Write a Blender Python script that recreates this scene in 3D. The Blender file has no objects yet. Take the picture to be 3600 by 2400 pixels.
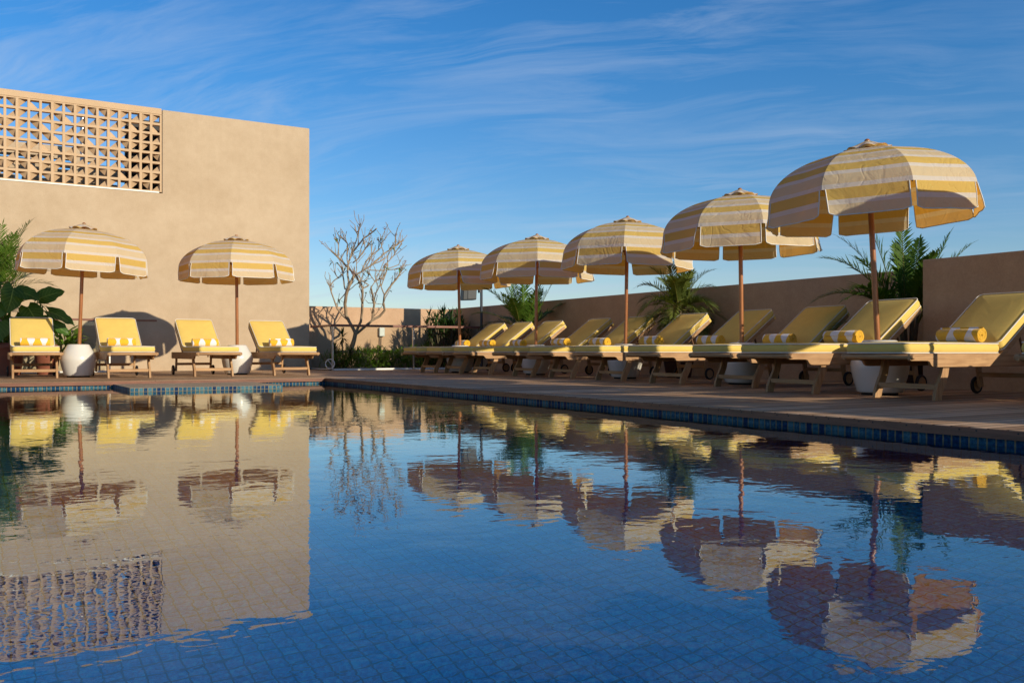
import bpy, math, random
from mathutils import Vector, Matrix, noise as mnoise
R = math.radians
S = bpy.context.scene
C = S.collection
rnd = random.Random(7)

# ------------------------------------------------------------------ node helpers
class NT:
    def __init__(self, tree):
        self.t = tree; self.n = tree.nodes; self.l = tree.links
    def new(self, typ, **kw):
        nd = self.n.new(typ)
        for k, v in kw.items():
            setattr(nd, k, v)
        return nd
    def put(self, sock, v):
        if v is None: return
        if hasattr(v, 'node'): self.l.new(v, sock)
        else:
            if isinstance(v, tuple) and len(v) == 3 and sock.type == 'RGBA': v = v + (1,)
            sock.default_value = v
    def math(self, op, a, b=None, c=None, clamp=False):
        nd = self.new('ShaderNodeMath', operation=op); nd.use_clamp = clamp
        for i, v in enumerate((a, b, c)):
            if v is not None: self.put(nd.inputs[i], v)
        return nd.outputs[0]
    def vmath(self, op, a, b=None):
        nd = self.new('ShaderNodeVectorMath', operation=op)
        self.put(nd.inputs[0], a)
        if b is not None: self.put(nd.inputs[1], b)
        return nd.outputs[0]
    def mix(self, f, a, b, blend='MIX'):
        nd = self.new('ShaderNodeMix', data_type='RGBA', blend_type=blend)
        self.put(nd.inputs[0], f); self.put(nd.inputs[6], a); self.put(nd.inputs[7], b)
        return nd.outputs[2]
    def noise(self, vec, scale, detail=4, rough=.55, dist=0.0, out=0):
        nd = self.new('ShaderNodeTexNoise')
        if vec is not None: self.put(nd.inputs['Vector'], vec)
        nd.inputs['Scale'].default_value = scale; nd.inputs['Detail'].default_value = detail
        nd.inputs['Roughness'].default_value = rough; nd.inputs['Distortion'].default_value = dist
        return nd.outputs[out]
    def ramp(self, f, stops, interp='LINEAR'):
        nd = self.new('ShaderNodeValToRGB'); cr = nd.color_ramp; cr.interpolation = interp
        while len(cr.elements) < len(stops): cr.elements.new(.5)
        for e, (p, c) in zip(cr.elements, stops):
            e.position = p
            if not isinstance(c, tuple): c = (c, c, c)
            e.color = c + (1,) if len(c) == 3 else c
        self.put(nd.inputs[0], f)
        return nd.outputs[0]
    def scale(self, vec, s, rot=(0, 0, 0)):
        nd = self.new('ShaderNodeMapping')
        self.put(nd.inputs[0], vec); nd.inputs['Scale'].default_value = s; nd.inputs['Rotation'].default_value = rot
        return nd.outputs[0]
    def sep(self, vec):
        nd = self.new('ShaderNodeSeparateXYZ'); self.put(nd.inputs[0], vec)
        return nd.outputs
    def comb(self, x, y, z):
        nd = self.new('ShaderNodeCombineXYZ')
        for i, v in enumerate((x, y, z)): self.put(nd.inputs[i], v)
        return nd.outputs[0]
    def bump(self, h, strength=.3, dist=.01, normal=None):
        nd = self.new('ShaderNodeBump'); nd.inputs['Strength'].default_value = strength
        nd.inputs['Distance'].default_value = dist; self.put(nd.inputs['Height'], h)
        if normal is not None: self.put(nd.inputs['Normal'], normal)
        return nd.outputs[0]

def material(name):
    m = bpy.data.materials.new(name); m.use_nodes = True
    m.node_tree.nodes.clear()
    T = NT(m.node_tree)
    T.out = T.new('ShaderNodeOutputMaterial')
    T.tc = T.new('ShaderNodeTexCoord')
    T.obj = T.tc.outputs['Object']; T.uv = T.tc.outputs['UV']
    return m, T

def principled(T, color, rough=.6, spec=.4, normal=None, coat=0, metal=0):
    b = T.new('ShaderNodeBsdfPrincipled')
    T.put(b.inputs['Base Color'], color); T.put(b.inputs['Roughness'], rough)
    b.inputs['Specular IOR Level'].default_value = spec
    b.inputs['Coat Weight'].default_value = coat; b.inputs['Metallic'].default_value = metal
    b.inputs['Coat Roughness'].default_value = .12
    if normal is not None: T.put(b.inputs['Normal'], normal)
    T.l.new(b.outputs[0], T.out.inputs[0])
    return b

# ------------------------------------------------------------------ materials
M = {}
def stucco(key, c1, c2, bscale=160, bstr=.35):
    m, T = material(key)
    g = T.new('ShaderNodeNewGeometry').outputs['Position']
    big = T.noise(g, .9, 5, .6)
    mid = T.noise(g, 4.2, 7, .72)
    fine = T.noise(g, 55, 4, .75)
    f = T.math('ADD', T.math('MULTIPLY', big, .28), T.math('ADD', T.math('MULTIPLY', mid, .34), T.math('MULTIPLY', fine, .38)))
    col = T.ramp(f, [(.38, c1), (.5, tuple((a + b) / 2 for a, b in zip(c1, c2))), (.62, c2)])
    # faint rain streaks under the coping
    st = T.noise(T.scale(g, (7, 7, .35)), 1.6, 4, .6)
    col = T.mix(T.math('MULTIPLY', T.ramp(st, [(.55, 0), (.8, 1)]), .10), col, tuple(a * .72 for a in c1))
    bf = T.noise(g, bscale, 3, .7)
    principled(T, col, .9, .15, T.bump(bf, bstr, .004, T.bump(mid, .10, .006)))
    M[key] = m
stucco('building_stucco', (.435, .318, .208), (.54, .413, .286))
stucco('garden_wall_stucco', (.46, .29, .18), (.61, .40, .255), 190, .5)
stucco('screen_block_stucco', (.52, .355, .215), (.60, .42, .265), 120, .25)

def wood(key, dark, light, gscale=1.0, rough=.55, axis='x', coat=0, spec=.35):
    m, T = material(key)
    sc = {'x': (1.6, 22, 22), 'y': (22, 1.6, 22), 'z': (22, 22, 1.6)}[axis]
    v = T.scale(T.obj, tuple(a * gscale for a in sc))
    info = T.new('ShaderNodeObjectInfo').outputs['Random']
    v = T.vmath('ADD', v, T.comb(T.math('MULTIPLY', info, 31.0), T.math('MULTIPLY', info, 17.0), 0.0))
    a = T.noise(v, 2.2, 5, .65, .6)
    b = T.noise(T.obj, 6, 3, .6)
    f = T.math('ADD', T.math('MULTIPLY', a, .75), T.math('MULTIPLY', b, .25))
    f = T.math('ADD', f, T.math('MULTIPLY', T.math('SUBTRACT', info, .5), .12))
    col = T.ramp(f, [(.32, dark), (.68, light)])
    principled(T, col, rough, spec, T.bump(a, .25, .002), coat)
    M[key] = m
wood('teak', (.28, .14, .06), (.52, .31, .15), 1.0, .6)
wood('teak_leg', (.27, .135, .058), (.50, .30, .145), 1.0, .6, 'z')
wood('teak_cross', (.28, .14, .06), (.52, .31, .15), 1.0, .6, 'y')
wood('pole_wood', (.24, .078, .02), (.44, .17, .048), .8, .32, 'z', .5)
wood('handrail_wood', (.15, .05, .03), (.28, .11, .07), .6, .4, 'x', .2)
wood('fascia_wood', (.10, .035, .018), (.25, .095, .05), .6, .5, 'y', .1)
wood('fascia_wood_far', (.10, .035, .018), (.25, .095, .05), .6, .5, 'x', .1)

def deck_mat():
    m, T = material('deck_boards')
    g = T.new('ShaderNodeNewGeometry').outputs['Position']
    x, y, z = T.sep(g)
    u = T.math('DIVIDE', y, .098)
    pid = T.math('FLOOR', u)
    wn = T.new('ShaderNodeTexWhiteNoise', noise_dimensions='1D'); T.put(wn.inputs['W'], pid)
    fr = T.math('FRACT', u)
    edge = T.math('MINIMUM', fr, T.math('SUBTRACT', 1.0, fr))
    gap = T.ramp(edge, [(.045, 0), (.085, 1)])
    # butt joints along each board
    xs = T.math('DIVIDE', T.math('ADD', x, T.math('MULTIPLY', wn.outputs[0], 2.4)), 2.4)
    fx = T.math('FRACT', xs)
    joint = T.ramp(T.math('MINIMUM', fx, T.math('SUBTRACT', 1.0, fx)), [(.0008, 0), (.0016, 1)])
    bid = T.math('ADD', pid, T.math('MULTIPLY', T.math('FLOOR', xs), 37.3))
    wn2 = T.new('ShaderNodeTexWhiteNoise', noise_dimensions='1D'); T.put(wn2.inputs['W'], bid)
    r = wn2.outputs[0]
    v = T.comb(T.math('ADD', T.math('MULTIPLY', x, 1.6), T.math('MULTIPLY', r, 40)), T.math('MULTIPLY', y, 38), 0.0)
    grain = T.noise(v, 2.0, 6, .65, .5)
    blotch = T.noise(g, 1.7, 4, .6)
    f = T.math('ADD', T.math('MULTIPLY', grain, .50), T.math('ADD', T.math('MULTIPLY', r, .42), T.math('MULTIPLY', blotch, .2)))
    col = T.ramp(f, [(.30, (.24, .12, .06)), (.52, (.44, .265, .145)), (.76, (.64, .42, .26))])
    k = T.math('MULTIPLY', gap, joint)
    col = T.mix(k, (.012, .008, .006), col)
    groove = T.math('ABSOLUTE', T.math('SINE', T.math('MULTIPLY', y, 2 * math.pi / .0163)))
    h = T.math('ADD', T.math('MULTIPLY', k, 1.0), T.math('MULTIPLY', groove, .12))
    nrm = T.bump(h, .5, .004, T.bump(grain, .2, .002))
    principled(T, col, T.ramp(grain, [(.3, .55), (.7, .75)]), .25, nrm)
    M['deck'] = m
deck_mat()

def tile_mat(key, cols, grout, size=.05, gw=.075, rough=.14, mw=.6, spec=.5):
    m, T = material(key)
    u, v, _ = T.sep(T.uv)
    u = T.math('DIVIDE', u, size); v = T.math('DIVIDE', v, size)
    fu, fv = T.math('FRACT', u), T.math('FRACT', v)
    e = T.math('MINIMUM', T.math('MINIMUM', fu, T.math('SUBTRACT', 1.0, fu)), T.math('MINIMUM', fv, T.math('SUBTRACT', 1.0, fv)))
    k = T.ramp(e, [(gw * .75, 0), (gw, 1)])
    wn = T.new('ShaderNodeTexWhiteNoise', noise_dimensions='2D')
    T.put(wn.inputs['Vector'], T.comb(T.math('FLOOR', u), T.math('FLOOR', v), 0.0))
    mot = T.noise(T.comb(u, v, 0.0), 2.6, 5, .75)
    mot = T.math('ADD', T.math('MULTIPLY', T.math('SUBTRACT', mot, .5), 3.0), .5, clamp=True)
    f = T.math('ADD', T.math('MULTIPLY', wn.outputs[0], 1.15 - mw), T.math('MULTIPLY', mot, mw))
    n = len(cols)
    col = T.ramp(f, [(.2 + .65 * i / (n - 1), c) for i, c in enumerate(cols)])
    col = T.mix(k, grout, col)
    nrm = T.bump(T.math('ADD', k, T.math('MULTIPLY', mot, .25)), .35, .0015)
    principled(T, col, T.math('ADD', rough, T.math('MULTIPLY', T.math('SUBTRACT', 1.0, k), .6)), spec, nrm)
    M[key] = m
tile_mat('waterline_tile', [(.002, .015, .07), (.006, .042, .115), (.022, .10, .16), (.08, .185, .22)], (.26, .20, .12), .047, .11, .45, .6, .05)
tile_mat('pool_tile', [(.0, .11, .32), (.0, .26, .66), (.0, .41, .84), (.03, .72, .94)], (.015, .09, .13), .05, .06, mw=.95)  # strong mottle varies the mosaic and paints sunlit water shimmer into it

def water_mat():
    m, T = material('pool_water')
    g = T.new('ShaderNodeNewGeometry').outputs['Position']
    a = T.noise(T.scale(g, (1, 1, 1), (0, 0, R(30))), 3.2, 2, .5, .4)
    b = T.noise(T.scale(g, (1.0, 1.35, 1), (0, 0, R(-25))), 11.0, 2, .5, .6)
    c = T.noise(T.scale(g, (1, 1.2, 1), (0, 0, R(60))), 30.0, 1, .5, .3)
    h = T.math('ADD', T.math('MULTIPLY', a, 1.0), T.math('ADD', T.math('MULTIPLY', b, .30), T.math('MULTIPLY', c, .022)))
    nrm = T.bump(h, 1.0, .0015)
    rf = T.new('ShaderNodeBsdfRefraction'); rf.inputs['Roughness'].default_value = 0.0
    rf.inputs['IOR'].default_value = 1.333; rf.inputs['Color'].default_value = (.86, .96, 1, 1)
    gl = T.new('ShaderNodeBsdfGlossy'); gl.inputs['Roughness'].default_value = 0.0; gl.inputs['Color'].default_value = (.74, .80, .78, 1)
    fr = T.new('ShaderNodeFresnel'); fr.inputs['IOR'].default_value = 1.333
    for nd in (rf, gl, fr): T.l.new(nrm, nd.inputs['Normal'])
    mx = T.new('ShaderNodeMixShader')
    T.l.new(T.math('ADD', T.math('MULTIPLY', fr.outputs[0], 1.55), .02, clamp=True), mx.inputs[0])
    T.l.new(rf.outputs[0], mx.inputs[1]); T.l.new(gl.outputs[0], mx.inputs[2])
    T.l.new(mx.outputs[0], T.out.inputs[0])
    M['water'] = m
water_mat()

def fabric(key, color, trans=0.0, tcolor=None, bstr=.12, bs=420):
    m, T = material(key)
    v = T.vmath('MULTIPLY', T.obj, (1, 1, 1))
    info = T.new('ShaderNodeObjectInfo').outputs['Random']
    wv = T.noise(v, bs, 2, .6)
    cr = T.noise(T.vmath('ADD', T.scale(T.obj, (4, 4, 9)), T.comb(T.math('MULTIPLY', info, 20), 0.0, 0.0)), 1.6, 3, .55, .8)
    col = T.mix(T.ramp(cr, [(.35, 0), (.7, 1)]), tuple(c * .93 for c in color), color)
    nrm = T.bump(wv, bstr, .001, T.bump(cr, .22, .008))
    d = T.new('ShaderNodeBsdfPrincipled')
    T.put(d.inputs['Base Color'], col); d.inputs['Roughness'].default_value = .95
    d.inputs['Specular IOR Level'].default_value = .04; d.inputs['Sheen Weight'].default_value = .05
    T.l.new(nrm, d.inputs['Normal'])
    T.l.new(d.outputs[0], T.out.inputs[0])
    M[key] = m
fabric('cushion_yellow', (.77, .55, .15))
fabric('piping_white', (.78, .73, .66))
fabric('label_cloth', (.62, .45, .36))

def canopy_mat():
    m, T = material('striped_canvas')
    u, v, _ = T.sep(T.uv)
    t = T.math('FRACT', T.math('DIVIDE', T.math('MULTIPLY', v, -1.0), .264))
    Y, W, K = (.85, .60, .17), (.87, .82, .74), (.86, .71, .46)
    col = T.ramp(t, [(0, Y), (.345, W), (.5, K), (.845, W)], 'CONSTANT')
    weave = T.noise(T.scale(T.uv, (160, 900, 1)), 1.0, 2, .6)
    col = T.mix(T.math('MULTIPLY', weave, .16), col, (.45, .33, .18))
    info = T.new('ShaderNodeObjectInfo').outputs['Random']
    off = T.comb(T.math('MULTIPLY', info, 37), T.math('MULTIPLY', info, 11), 0.0)
    w1 = T.noise(T.vmath('ADD', T.scale(T.obj, (5, 5, 4)), off), 1.3, 4, .6, 1.2)
    w2 = T.noise(T.vmath('ADD', T.scale(T.obj, (1, 1, 1)), off), 3.4, 2, .5, 1.4)
    ridge = T.math('ABSOLUTE', T.math('SUBTRACT', w2, .5))
    h = T.math('ADD', T.math('MULTIPLY', w1, .6), T.math('MULTIPLY', T.math('MINIMUM', ridge, .06), 3.0))
    nrm = T.bump(h, .55, .02, T.bump(weave, .12, .001))
    d = T.new('ShaderNodeBsdfDiffuse'); T.put(d.inputs[0], col); T.put(d.inputs['Normal'], nrm)
    tr = T.new('ShaderNodeBsdfTranslucent')
    tcol = T.mix(1.0, col, (1.0, .60, .20), 'MULTIPLY')
    T.put(tr.inputs[0], tcol); T.put(tr.inputs['Normal'], nrm)
    mx = T.new('ShaderNodeMixShader'); mx.inputs[0].default_value = .42
    T.l.new(d.outputs[0], mx.inputs[1]); T.l.new(tr.outputs[0], mx.inputs[2])
    T.l.new(mx.outputs[0], T.out.inputs[0])
    M['canvas'] = m
canopy_mat()

def towel_mat():
    m, T = material('towel_cloth')
    u, v, _ = T.sep(T.uv)     # u along the roll in metres, v angle in turns
    wav = T.math('SINE', T.math('MULTIPLY', v, 2 * math.pi * 2))
    f1 = T.math('ABSOLUTE', T.math('SUBTRACT', T.math('FRACT', T.math('ADD', T.math('DIVIDE', u, .165), .18)), .5))
    half = T.math('ADD', .21, T.math('MULTIPLY', wav, .085))
    k = T.math('LESS_THAN', f1, half)
    col = T.mix(k, (.80, .45, .03), (.80, .76, .80))
    fz = T.noise(T.obj, 260, 3, .8)
    fz2 = T.noise(T.obj, 45, 3, .6)
    nrm = T.bump(fz, .9, .006, T.bump(fz2, .4, .01))
    b = principled(T, col, .95, .05, nrm); b.inputs['Sheen Weight'].default_value = .4
    M['towel'] = m
towel_mat()

def simple(key, color, rough=.5, spec=.4, metal=0, coat=0, var=.12, vs=8, bstr=0, bs=60):
    m, T = material(key)
    n = T.noise(T.obj, vs, 4, .6)
    col = T.mix(n, tuple(c * (1 - var) for c in color), tuple(min(1, c * (1 + var)) for c in color))
    nrm = T.bump(T.noise(T.obj, bs, 3, .6), bstr, .004) if bstr else None
    principled(T, col, rough, spec, nrm, coat, metal)
    M[key] = m
simple('ceramic', (.66, .63, .58), .22, .5, 0, .35, .05, 5, .04, 30)
simple('terracotta', (.25, .085, .05), .55, .35, 0, 0, .25, 6, .2, 40)
simple('dark_pot', (.06, .028, .022), .5, .35, 0, 0, .3, 6)
simple('rubber', (.018, .018, .02), .6, .3)
simple('steel', (.55, .54, .52), .35, .5, 1.0)
simple('white_paint', (.78, .76, .72), .45, .4)
simple('dark_metal', (.022, .026, .04), .35, .5)
simple('speaker_case', (.035, .037, .04), .5, .4)
simple('speaker_grille', (.085, .085, .085), .6, .3, 0, 0, .2, 300)
simple('box_plastic', (.60, .62, .58), .4, .4)
simple('soil', (.06, .042, .03), .95, .1, 0, 0, .5, 20, .6, 30)
simple('ground_earth', (.20, .17, .12), .95, .1, 0, 0, .3, .05)
simple('bark', (.33, .245, .165), .85, .15, 0, 0, .35, 18, .5, 45)
simple('palm_trunk', (.16, .12, .08), .85, .15, 0, 0, .4, 30, .6, 50)
simple('frangipani_petal', (.80, .62, .62), .6, .3)
simple('return_shade', (.03, .026, .024), .6, .3)  # near-black colour holds the shade of a return wall
simple('strut_wood', (.16, .07, .03), .5, .4)

def leaf(key, c1, c2, trans=.3, rough=.5, spec=.22):
    m, T = material(key)
    n = T.noise(T.obj, 3.5, 3, .6)
    n2 = T.noise(T.obj, 40, 2, .6)
    col = T.ramp(T.math('ADD', T.math('MULTIPLY', n, .6), T.math('MULTIPLY', n2, .4)), [(.35, c1), (.65, c2)])
    p = T.new('ShaderNodeBsdfPrincipled'); T.put(p.inputs['Base Color'], col)
    p.inputs['Roughness'].default_value = rough; p.inputs['Specular IOR Level'].default_value = spec
    tr = T.new('ShaderNodeBsdfTranslucent'); T.put(tr.inputs[0], T.mix(1.0, col, (1.3, 1.25, .5), 'MULTIPLY'))
    mx = T.new('ShaderNodeMixShader'); mx.inputs[0].default_value = trans
    T.l.new(p.outputs[0], mx.inputs[1]); T.l.new(tr.outputs[0], mx.inputs[2]); T.l.new(mx.outputs[0], T.out.inputs[0])
    M[key] = m
leaf('palm_leaf', (.035, .09, .010), (.11, .19, .022))
leaf('date_leaf', (.075, .11, .02), (.20, .24, .055))
def big_leaf_mat():
    m, T = material('big_leaf')
    u, v, _ = T.sep(T.uv)
    au = T.math('ABSOLUTE', u)
    rib_ = T.ramp(au, [(.02, 1), (.07, 0)])
    t = T.math('FRACT', T.math('MULTIPLY', T.math('SUBTRACT', v, T.math('MULTIPLY', au, .32)), 7.0))
    side = T.ramp(T.math('ABSOLUTE', T.math('SUBTRACT', t, .5)), [(.02, 1), (.09, 0)])
    k = T.math('MAXIMUM', rib_, T.math('MULTIPLY', side, .55))
    n = T.noise(T.obj, 5, 4, .6)
    base = T.ramp(n, [(.3, (.035, .10, .014)), (.7, (.085, .18, .028))])
    col = T.mix(k, base, (.20, .32, .07))
    p = T.new('ShaderNodeBsdfPrincipled'); T.put(p.inputs['Base Color'], col)
    p.inputs['Roughness'].default_value = .42; p.inputs['Specular IOR Level'].default_value = .3
    T.put(p.inputs['Normal'], T.bump(k, .4, .01))
    tr = T.new('ShaderNodeBsdfTranslucent'); T.put(tr.inputs[0], T.mix(1.0, col, (1.5, 1.5, .5), 'MULTIPLY'))
    mx = T.new('ShaderNodeMixShader'); mx.inputs[0].default_value = .3
    T.l.new(p.outputs[0], mx.inputs[1]); T.l.new(tr.outputs[0], mx.inputs[2]); T.l.new(mx.outputs[0], T.out.inputs[0])
    M['big_leaf'] = m
big_leaf_mat()
leaf('cover_leaf', (.07, .15, .014), (.20, .33, .04))
leaf('dark_leaf', (.018, .055, .012), (.05, .10, .022), .2)
leaf('old_leaf', (.10, .12, .02), (.22, .19, .04))

def glass_mat():
    m, T = material('clear_glass')
    fr = T.new('ShaderNodeFresnel'); fr.inputs[0].default_value = 1.5
    tr = T.new('ShaderNodeBsdfTransparent'); tr.inputs[0].default_value = (.86, .90, .875, 1)
    gl = T.new('ShaderNodeBsdfGlossy'); gl.inputs['Roughness'].default_value = .01
    gl.inputs[0].default_value = (.9, .95, .93, 1)
    mx = T.new('ShaderNodeMixShader'); T.l.new(fr.outputs[0], mx.inputs[0])
    T.l.new(tr.outputs[0], mx.inputs[1]); T.l.new(gl.outputs[0], mx.inputs[2]); T.l.new(mx.outputs[0], T.out.inputs[0])
    M['glass'] = m
glass_mat()

# ------------------------------------------------------------------ mesh builder
class MB:
    def __init__(self): self.v = []; self.f = []; self.s = []; self.m = []; self.uv = []
    def add(self, vs, fs, smooth=False, mi=0, uvs=None):
        o = len(self.v); self.v += [tuple(p) for p in vs]
        for f in fs:
            self.f.append(tuple(i + o for i in f)); self.s.append(smooth); self.m.append(mi)
            self.uv.append([uvs[i] for i in f] if uvs else None)
    def box(self, x0, x1, y0, y1, z0, z1, mi=0, mat=None):
        vs = [Vector((x, y, z)) for z in (z0, z1) for y in (y0, y1) for x in (x0, x1)]
        if mat is not None: vs = [mat @ p for p in vs]
        self.add(vs, [(0, 2, 3, 1), (4, 5, 7, 6), (0, 1, 5, 4), (2, 6, 7, 3), (0, 4, 6, 2), (1, 3, 7, 5)], False, mi)
    def tube(self, pts, rads, n=8, cap=True, mi=0, smooth=True, closed=False):
        pts = [Vector(p) for p in pts]; m = len(pts)
        if not hasattr(rads, '__len__'): rads = [rads] * m
        vs = []; up = None
        for i, p in enumerate(pts):
            if closed: d = pts[(i + 1) % m] - pts[i - 1]
            else: d = pts[min(i + 1, m - 1)] - pts[max(i - 1, 0)]
            d.normalize()
            if up is None:
                up = Vector((0, 0, 1)) if abs(d.z) < .9 else Vector((1, 0, 0))
            a = up.cross(d)
            if a.length < 1e-5: a = Vector((1, 0, 0)).cross(d)
            a.normalize(); b = d.cross(a); up = b
            for k in range(n):
                t = 2 * math.pi * k / n
                vs.append(p + (a * math.cos(t) + b * math.sin(t)) * rads[i])
        fs = []
        for i in range(m if closed else m - 1):
            j = (i + 1) % m
            for k in range(n):
                k2 = (k + 1) % n
                fs.append((i * n + k, i * n + k2, j * n + k2, j * n + k))
        self.add(vs, fs, smooth, mi)
        if cap and not closed:
            self.add(vs[:n], [tuple(range(n))[::-1]], False, mi); self.add(vs[-n:], [tuple(range(n))], False, mi)
    def lathe(self, prof, n=32, c=(0, 0, 0), mi=0, smooth=True):
        vs = []; fs = []
        for r, z in prof:
            for k in range(n):
                t = 2 * math.pi * k / n
                vs.append((c[0] + r * math.cos(t), c[1] + r * math.sin(t), c[2] + z))
        for i in range(len(prof) - 1):
            for k in range(n):
                k2 = (k + 1) % n
                fs.append((i * n + k, i * n + k2, (i + 1) * n + k2, (i + 1) * n + k))
        self.add(vs, fs, smooth, mi)
    def extrude(self, poly, y0, y1, mi=0, smooth=False):      # poly in (x, z), counter-clockwise seen from -y
        n = len(poly)
        vs = [(x, y0, z) for x, z in poly] + [(x, y1, z) for x, z in poly]
        fs = [tuple(range(n)), tuple(range(2 * n - 1, n - 1, -1))]
        for i in range(n):
            j = (i + 1) % n
            fs.append((i, i + n, j + n, j))
        self.add(vs, fs, smooth, mi)
    def build(self, name, mats, parent=None, bevel=0, seg=2, loc=None, ang=35):
        me = bpy.data.meshes.new(name)
        me.from_pydata(self.v, [], self.f)
        if not isinstance(mats, (list, tuple)): mats = [mats]
        for m in mats: me.materials.append(M[m] if isinstance(m, str) else m)
        me.polygons.foreach_set('use_smooth', self.s)
        me.polygons.foreach_set('material_index', self.m)
        if any(u for u in self.uv):
            ul = me.uv_layers.new(name='UVMap'); flat = []
            for f, u in zip(self.f, self.uv):
                for i in range(len(f)): flat += list(u[i]) if u else [0, 0]
            ul.data.foreach_set('uv', flat)
        me.update()
        o = bpy.data.objects.new(name, me); C.objects.link(o)
        if parent: o.parent = parent
        if loc: o.location = loc
        if bevel:
            b = o.modifiers.new('bevel', 'BEVEL'); b.width = bevel; b.segments = seg
            b.limit_method = 'ANGLE'; b.angle_limit = R(ang)
        return o

def tag(o, label=None, cat=None, group=None, kind=None):
    if label: o['label'] = label
    if cat: o['category'] = cat
    if group: o['group'] = group
    if kind: o['kind'] = kind
    return o
def empty(name, loc=(0, 0, 0), rz=0):
    o = bpy.data.objects.new(name, None); C.objects.link(o)
    o.location = loc; o.rotation_euler = (0, 0, rz); o.empty_display_size = .2
    return o
def copy_tree(o, parent=None):
    c = o.copy(); C.objects.link(c)
    if parent: c.parent = parent
    for ch in list(o.children): copy_tree(ch, c)
    return c

# ------------------------------------------------------------------ setting: ground, deck, pool, water
PX0, PX1, PY0, PY1 = -6.0, 4.30, -3.5, 12.30
WZ = -.08
b = MB(); b.add([(-4000, -4000, -6), (4000, -4000, -6), (4000, 4000, -6), (-4000, 4000, -6)], [(0, 1, 2, 3)])
tag(b.build('ground', 'ground_earth'), 'dry open ground far below the roof terrace', kind='structure')

b = MB()
e = .02
b.box(PX1 - e, 9.6, -8, 16.8, -.03, 0)
b.box(-8, PX1 - e, PY1 - e, 18.4, -.03, 0)
b.box(PX1 - e, 5.94, 16.8, 18.4, -.03, 0)
b.box(-8, PX0 + e, -8, PY1 - e, -.03, 0)
b.box(PX0 + e, PX1 - e, -8, PY0 + e, -.03, 0)
tag(b.build('pool_deck', 'deck'), 'reddish brown timber board deck round the swimming pool', kind='structure')
b = MB()
b.box(PX1 - e + .004, PX1 + .004, PY0, PY1 - .02, -.046, -.0305)
b.box(PX1 - e - .012, PX1 - e, PY0 + .02, PY1 - e, -.046, -.003)
fo = b.build('fascia_board', 'fascia_wood')
hb = MB(); y = -2.4
while y < 11.9:
    for yy in (y, y + .09):
        hb.tube([(PX1 - e - .0135, yy, -.0135), (PX1 - e - .008, yy, -.0135)], .0045, 6)
    y += .30
hb.build('bolt_heads', 'rubber', fo)
tag(fo, 'dark timber edging board along the right edge of the pool', kind='structure')
b = MB(); b.box(PX0, PX1 - e - .012, PY1 - e - .012, PY1 - e, -.046, -.003)
tag(b.build('fascia_board', 'fascia_wood_far'), 'sunlit reddish timber edging board along the far edge of the pool', kind='structure')

b = MB()
ZB, ZT = -1.25, -.044
def quad(b, p, uv, mi=0): b.add(p, [(0, 1, 2, 3)], False, mi, uv)
def wallq(b, x0, y0, x1, y1, zt, zs, zb):
    L = math.hypot(x1 - x0, y1 - y0)
    quad(b, [(x0, y0, zs), (x1, y1, zs), (x1, y1, zt), (x0, y0, zt)], [(0, zs + .0795), (L, zs + .0795), (L, zt + .0795 + .01), (0, zt + .0795 + .01)], 0)
    quad(b, [(x0, y0, zb), (x1, y1, zb), (x1, y1, zs), (x0, y0, zs)], [(0, zb), (L, zb), (L, zs), (0, zs)], 1)
wallq(b, PX0, PY1, PX1, PY1, ZT, -.18, ZB)
wallq(b, PX1, PY1, PX1, PY0, ZT, -.18, ZB)
wallq(b, PX1, PY0, PX0, PY0, ZT, -.18, ZB)
wallq(b, PX0, PY0, PX0, PY1, ZT, -.18, ZB)
quad(b, [(PX0, PY0, ZB), (PX1, PY0, ZB), (PX1, PY1, ZB), (PX0, PY1, ZB)], [(PX0, PY0), (PX1, PY0), (PX1, PY1), (PX0, PY1)], 1)
tag(b.build('pool_basin', ['waterline_tile', 'pool_tile']), 'swimming pool lined with blue mosaic tiles', kind='structure')
# tiled platform in the water
b = MB()
x0, x1, y0, y1, zt = 1.55, 3.27, 10.92, PY1, -.036
for (ax, ay, bx, by) in ((x0, y0, x1, y0), (x1, y0, x1, y1), (x0, y1, x0, y0)):
    L = math.hypot(bx - ax, by - ay)
    quad(b, [(ax, ay, -.5), (bx, by, -.5), (bx, by, zt), (ax, ay, zt)], [(0, -.5 - zt), (L, -.5 - zt), (L, -.001), (0, -.001)], 0)
quad(b, [(x0, y0, zt), (x1, y0, zt), (x1, y1, zt), (x0, y1, zt)], [(0, 0), (x1 - x0, 0), (x1 - x0, y1 - y0), (0, y1 - y0)], 1)
tile_mat('platform_top_tile', [(.22, .16, .11), (.30, .23, .17), (.36, .28, .21)], (.2, .16, .12), .1, .03, .5)
tag(b.build('pool_platform', ['waterline_tile', 'platform_top_tile']), 'low tiled platform standing in the water at the far pool edge', kind='structure')
b = MB()
b.add([(PX0, PY0, WZ), (PX1, PY0, WZ), (PX1, PY1, WZ), (PX0, PY1, WZ)], [(0, 1, 2, 3)])
tag(b.build('water', 'water'), 'clear rippled pool water mirroring the parasols and wall', kind='structure')

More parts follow.
